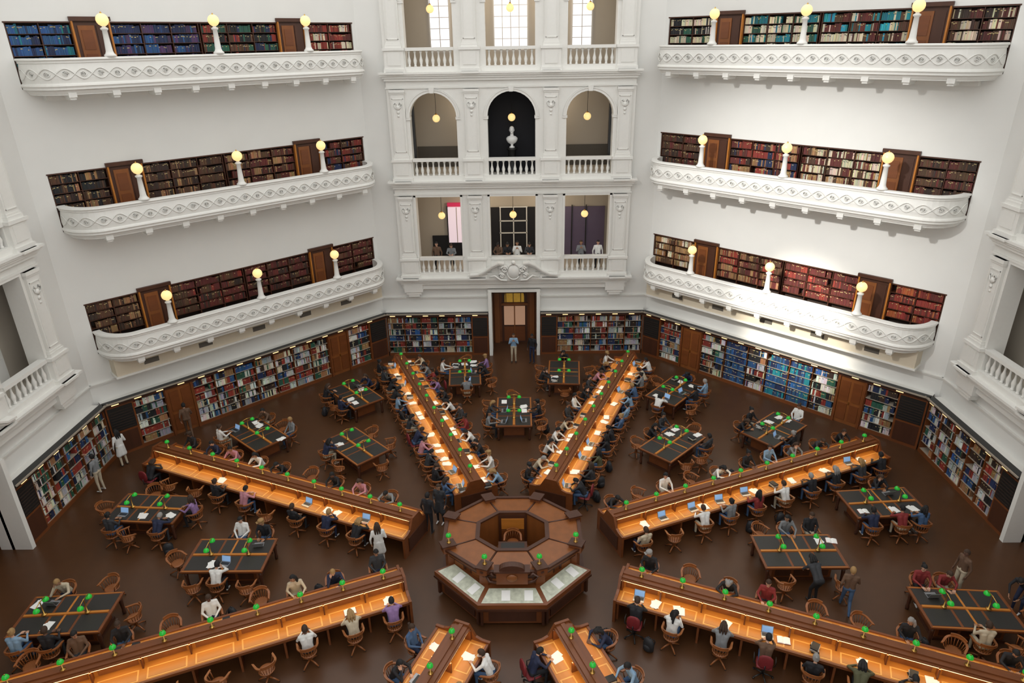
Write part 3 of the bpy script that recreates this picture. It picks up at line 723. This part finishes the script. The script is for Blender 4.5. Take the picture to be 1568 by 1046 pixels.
TOPS=['cloth_black']*9+['cloth_charcoal']*4+['cloth_navy']*3+['cloth_white']*6+['cloth_grey']*3+['cloth_red']*1+['cloth_olive','cloth_denim','cloth_sky','cloth_cream','cloth_pink','cloth_lilac','cloth_brown']
BOT=['cloth_black']*4+['cloth_denim']*3+['cloth_navy','cloth_charcoal','cloth_cream']
def dress(o,top=None,bot=None,skin=None,hair=None,shoe=None):
    rnd=random.choice
    ch=[top or rnd(TOPS),bot or rnd(BOT),skin or rnd(['skin_light','skin_light','skin_tan','skin_tan','skin_deep']),hair or rnd(['hair_black']*5+['hair_brown']*3+['hair_blond','hair_grey']),shoe or rnd(['shoe_dark','shoe_dark','shoe_white'])]
    for i,m in enumerate(ch):
        o.material_slots[i].link='OBJECT'; o.material_slots[i].material=MATS[m]
STANDING=(
 (-.05,16.0,0,180,'phone','cloth_sky','cloth_cream'),(.95,15.9,0,150,'relax','cloth_black','cloth_navy'),
 (-16.35,6.4,0,60,'long','cloth_white','cloth_cream'),(-16.3,4.6,0,80,'reach','cloth_grey','cloth_cream'),(-14.55,8.6,0,30,'walk','cloth_brown','cloth_brown'),
 (-3.0,1.95,0,-20,'relax','cloth_black','cloth_black'),(-2.65,2.5,0,160,'long','cloth_charcoal','cloth_black'),(-4.45,.35,0,15,'long','cloth_white','cloth_white'),
 (9.3,-1.4,0,10,'bend','cloth_charcoal','cloth_black'),(10.1,-1.85,0,-20,'walk','cloth_brown','cloth_denim'),(13.9,-1.1,0,100,'relax','cloth_brown','cloth_cream'),(15.25,-1.9,0,120,'bend','cloth_black','cloth_navy'),
 (-3.3,17.65,4.6,180,'lean','cloth_grey','cloth_black'),(-4.1,17.75,4.6,170,'relax','cloth_brown','cloth_black'),(-.75,17.75,4.6,160,'lean','cloth_brown','cloth_black'),(-.35,17.75,4.6,190,'lean','cloth_black','cloth_black'),
 (.2,17.7,4.6,180,'phone','cloth_white','cloth_black'),(.85,17.7,4.6,180,'lean','cloth_charcoal','cloth_black'),(3.6,17.7,4.6,180,'phone','cloth_grey','cloth_black'),(4.5,17.7,4.6,185,'relax','cloth_white','cloth_black'))
for (x,y,z,rz,pose,top,bot) in STANDING:
    o=obj('standing_visitor',STAND[pose],(x,y,z),D2R(rz)); dress(o,top,bot)
PLACED=[(s[0],s[1]) for s in STANDING if s[2]==0]; PROPS=[]
def prop(nm,me,p,r):
    if any(math.hypot(p.x-a,p.y-b_)<.36 for a,b_ in PROPS): return
    PROPS.append((p.x,p.y)); obj(nm,me,p,r)
def put_seat(M,occ,prob_prop=.85,ztop=.782,reach=.57,office=False,strict=.5):
    p=M.translation; 
    if p.y<-7.2: return
    rz=M.to_euler().z
    jx=random.uniform(-.1,.1); 
    pull=0 if occ else random.uniform(-.2,.0)
    q=M@V((jx,pull,0)); r=rz+(random.uniform(-.1,.1) if occ else random.uniform(-.7,.7))
    if any(math.hypot(q.x-a,q.y-b_)<strict for a,b_ in PLACED): return
    PLACED.append((q.x,q.y))
    obj('office_chair' if office else 'wooden_armchair',ocm if office else chm,q,r)
    if occ:
        o=obj('seated_reader',random.choice(SEAT),q,r); dress(o)
        if random.random()<prob_prop:
            nm,me=random.choice(PR); prop(nm,me,M@V((jx+random.uniform(-.06,.06),reach+.12,ztop)),rz+random.uniform(-.2,.2))
        if random.random()<.45:
            nm,me=random.choice(PR[1:5]); prop(nm,me,M@V((jx+random.choice((-.42,.42)),reach+.13,ztop)),rz+random.uniform(-.3,.3))
        if random.random()<.2: 
            bp=M@V((jx+random.choice((-.5,.5)),random.uniform(-.35,-.2),0))
            if not any(math.hypot(bp.x-a,bp.y-b_)<.45 for a,b_ in PLACED): PLACED.append((bp.x,bp.y)); obj('backpack',bpm,bp,rz+random.uniform(-1,1))
    elif random.random()<.15:
        nm,me=random.choice(PR); prop(nm,me,M@V((0,reach+.12,ztop)),rz)
OCC={22.5:.95,-22.5:.97,67.5:.66,-67.5:.8,112.5:.62,-112.5:.75,157.5:.8,-157.5:.85}
for ang,oc_ in OCC.items():
    a=D2R(ang); u=V((-math.sin(a),math.cos(a),0)); base=u*3.68
    rz=math.atan2(u.y,u.x)
    o=obj('long_reading_desk',ldm,base,rz)
    M=Matrix.Translation(base)@Matrix.Rotation(rz,4,'Z')
    for i in range(10):
        p=M@V((.55+i*1.21,0,1.24))
        if p.y>-7.2: obj('green_desk_lamp',gmm,p,rz)
    for sg in (-1,1):
        ns=12 if abs(ang)<30 else 10
        for i in range(ns):
            x=DL*(i+.5)/ns
            S_=M@Matrix.Translation((x,sg*1.17,0))@Matrix.Rotation(math.pi if sg>0 else 0,4,'Z')
            if i==0 and ang==67.5 and sg<0: continue
            put_seat(S_,random.random()<oc_,office=random.random()<(.14 if ang in (-112.5,-67.5) else .02))
        L=bpy.data.lights.new('desk_strip_light','AREA'); L.shape='RECTANGLE'; L.size=DL-.3; L.size_y=.06; L.energy=30; L.color=(1,.70,.36)
        lo=bpy.data.objects.new('desk_strip_light',L); scene.collection.objects.link(lo)
        lo.matrix_world=M@Matrix.Translation((DL/2,sg*.27,1.12))@Matrix.Rotation(sg*D2R(12),4,'X')
for ang in (0,45,-45,90,-90):
    for da,r in ((0,9.3),(10.7,13.45),(-10.7,13.45)):
        a=D2R(ang+da); c=V((-math.sin(a)*r,math.cos(a)*r,0)); s=D2R(ang)+D2R(da)*.4; u=V((-math.sin(s),math.cos(s),0)); rz=math.atan2(u.y,u.x)
        obj('study_table',stm,c,rz); M=Matrix.Translation(c)@Matrix.Rotation(rz,4,'Z')
        for x in (-.62,.62): obj('green_table_lamp',tlm,M@V((x,0,.80)),rz+math.pi/2)
        for sg in (-1,1):
            for x in ((-.85,0,.85) if random.random()<.6 else (-.6,.55)):
                S_=M@Matrix.Translation((x,sg*1.15,0))@Matrix.Rotation(math.pi if sg>0 else 0,4,'Z'); put_seat(S_,random.random()<.75,ztop=.777)
            if random.random()<.55:
                S_=M@Matrix.Translation((sg*1.7,0,0))@Matrix.Rotation(math.pi/2 if sg>0 else -math.pi/2,4,'Z'); put_seat(S_,random.random()<.4,ztop=.777)

# ---------------------------------------------------------------- central supervisor desk
def octp(a,rot=0): 
    r=a/math.cos(D2R(22.5)); return [(r*math.cos(D2R(22.5+45*i)),r*math.sin(D2R(22.5+45*i))) for i in range(8)]
def ring(b,ai,ao,z0,z1,m,zi=None):
    I=octp(ai);O=octp(ao); zi0=z1 if zi is None else zi
    vs=[(x,y,z0) for x,y in I]+[(x,y,z0) for x,y in O]+[(x,y,zi0) for x,y in I]+[(x,y,z1) for x,y in O]; fs=[]
    for i in range(8):
        j=(i+1)%8; fs+=[(i,j,8+j,8+i),(16+i,24+i,24+j,16+j),(8+i,8+j,24+j,24+i),(i,16+i,16+j,j)]
    b.add(vs,fs,m)
c=MB()
c.prismz(octp(2.1),0,.1,'dark_wood'); ring(c,1.6,1.72,.1,1.63,'red_wood'); ring(c,1.0,1.95,1.62,1.72,'door_wood',zi=1.80); ring(c,.96,1.04,.4,1.78,'door_wood')
ring(c,1.72,1.86,1.45,1.62,'dark_wood'); ring(c,1.88,1.98,1.70,1.78,'dark_wood'); ring(c,.93,1.05,1.78,1.84,'dark_wood')
c.prismz(octp(1.6),.1,.4,'door_wood')
for i in range(8):
    a=D2R(22.5+45*i); k=1/math.cos(D2R(22.5)); c.tube([(1.0*k*math.cos(a),1.0*k*math.sin(a),1.80),(1.93*k*math.cos(a),1.93*k*math.sin(a),1.73)],.03,'dark_wood',4)
c.box(-.38,.38,-.55,.15,.4,1.12,'red_wood'); c.box(-.42,.42,-.6,.2,1.12,1.16,'dark_wood'); c.box(-.34,.34,-.5,.12,1.16,1.17,'leather_top')
c.box(-.42,.42,.90,1.0,.4,1.74,'dark_wood'); c.box(-.34,.34,.87,.90,.6,1.1,'red_wood'); c.box(-.34,.34,.87,.90,1.15,1.6,'amber_wood')
for i in range(8):
    a=D2R(22.5+45*i); r=1.72/math.cos(D2R(22.5)); x,y=r*math.cos(a),r*math.sin(a)
    c.M=Matrix.Translation((x,y,0))@Matrix.Rotation(a,4,'Z'); c.box(-.1,.14,-.13,.13,.1,1.65,'red_wood'); c.box(-.10,.26,-.15,.15,1.6,1.86,'red_wood'); c.box(-.13,.29,-.18,.18,1.86,1.91,'dark_wood'); c.M=None
    th=D2R(45*i); c.M=Matrix.Rotation(th,4,'Z')
    for s in (-.36,.36): c.box(1.72,1.745,s-.26,s+.26,.3,1.4,'dark_wood'); c.box(1.745,1.76,s-.18,s+.18,.4,1.3,'door_wood')
    c.M=None
c.box(-.42,.42,-2.08,-1.8,1.35,1.84,'red_wood'); c.box(-.48,.48,-2.13,-1.78,1.84,1.90,'dark_wood')
P=[(.34*math.cos(math.pi*i/12),1.90+.2*math.sin(math.pi*i/12)) for i in range(13)]; c.prism(P,-2.08,-1.86,'dark_wood')
c.M=Matrix.Translation((0,-2.08,1.62))@Matrix.Rotation(math.pi/2,4,'X'); c.lathe([(.15,0),(.15,.03),(.11,.05)],n=16,m='door_wood'); c.M=None
for s in (-1,1): c.tube([(s*.42,-2.1,1.46),(s*.6,-2.08,1.48),(s*.68,-2.0,1.61),(s*.55,-2.02,1.74),(s*.46,-2.05,1.66)],.045,'dark_wood')
c.v=[(x*1.12,y*.93,z*.93) for x,y,z in c.v]
for i in (5,6,7):
    c.M=Matrix.Rotation(D2R(45*i),4,'Z')
    ai,ao=1.62,2.45; hi,ho=ai*T8,ao*T8
    Pb=[(ai,-hi),(ao-.15,-ho+.06),(ao-.15,ho-.06),(ai,hi)]
    c.prismz(Pb,.1,.72,'red_wood'); c.prismz([(ai,-hi),(ao+.03,-ho-.01),(ao+.03,ho+.01),(ai,hi)],.72,.80,'dark_wood')
    def top(P,z_in,z_out,zb,m):
        v=[(x,y,zb) for x,y in P]+[(P[0][0],P[0][1],z_in),(P[1][0],P[1][1],z_out),(P[2][0],P[2][1],z_out),(P[3][0],P[3][1],z_in)]
        c.add(v,[(3,2,1,0),(4,5,6,7),(0,1,5,4),(1,2,6,5),(2,3,7,6),(3,0,4,7)],m)
    top([(ai,-hi),(ao,-ho),(ao,ho),(ai,hi)],1.08,.95,.80,'red_wood')
    top([(ai+.26,-hi-.03),(ao-.07,-ho+.1),(ao-.07,ho-.1),(ai+.26,hi+.03)],1.06,.968,.9,'map_paper')
    for q in range(4):
        yy=-.66+q*.34; 
        def zz(x): return 1.06+(.968-1.06)*((x-ai-.26)/(ao-ai-.33))+.008
        x0,x1=ai+.34,ao-.14; w=.13
        c.add([(x0,yy,zz(x0)),(x1,yy,zz(x1)),(x1,yy+2*w,zz(x1)),(x0,yy+2*w,zz(x0))],[(0,1,2,3)],'paper' if q%2 else 'map_paper')
    for s in (-1,1): c.box(ao-.3,ao-.05,s*(ho-.1)-.04,s*(ho-.1)+.04,.1,.75,'dark_wood')
    c.box(ao-.15,ao-.12,-ho*.7,ho*.7,.2,.65,'dark_wood')
    c.M=None
obj('octagonal_librarian_desk',c)
for x,y in ((-.82,-1.62),(.82,-1.62),(-1.98,-.66),(1.98,-.66)): obj('green_desk_lamp',gmm,(x,y,1.777),0)
q=obj('wooden_armchair',chm,(0,.45,.372),math.pi)

# ---------------------------------------------------------------- lights, world, camera
w=bpy.data.worlds.new('sky'); scene.world=w; w.use_nodes=True
bg=w.node_tree.nodes['Background']; bg.inputs[0].default_value=(1,.99,.965,1); bg.inputs[1].default_value=1.55
def spot(name,loc,tgt,e,size,blend,col):
    sp=bpy.data.lights.new(name,'SPOT'); sp.energy=e; sp.spot_size=D2R(size); sp.spot_blend=blend; sp.color=col; sp.shadow_soft_size=.5
    so=bpy.data.objects.new(name,sp); scene.collection.objects.link(so); so.location=loc
    so.rotation_euler=(V(tgt)-so.location).to_track_quat('-Z','Y').to_euler()
spot('sun_patch_spot',(-6,-6,20),(12.6,11.0,4.4),60000,12,.7,(1,.93,.80))
spot('skylight_beam_spot',(-6,-6,22),(12.0,12.0,8.5),22000,34,1.0,(1,.98,.94))
cam=bpy.data.cameras.new('cam'); cam.lens=24; cam.sensor_width=36; cam.clip_end=200
co=bpy.data.objects.new('camera',cam); scene.collection.objects.link(co)
p_,yw,rl=.417,.014,.0167
RZ=Matrix.Rotation(yw,3,'Z'); F=RZ@V((0,math.cos(p_),-math.sin(p_))); RT=RZ@V((1,0,0)); UP=RT.cross(F)
r2=RT*math.cos(rl)-UP*math.sin(rl); u2=RT*math.sin(rl)+UP*math.cos(rl)
MW=Matrix.Identity(4)
for i in range(3): MW[i][0]=r2[i]; MW[i][1]=u2[i]; MW[i][2]=-F[i]
MW[0][3],MW[1][3],MW[2][3]=.336,-17.63,16.14
co.matrix_world=MW
scene.camera=co
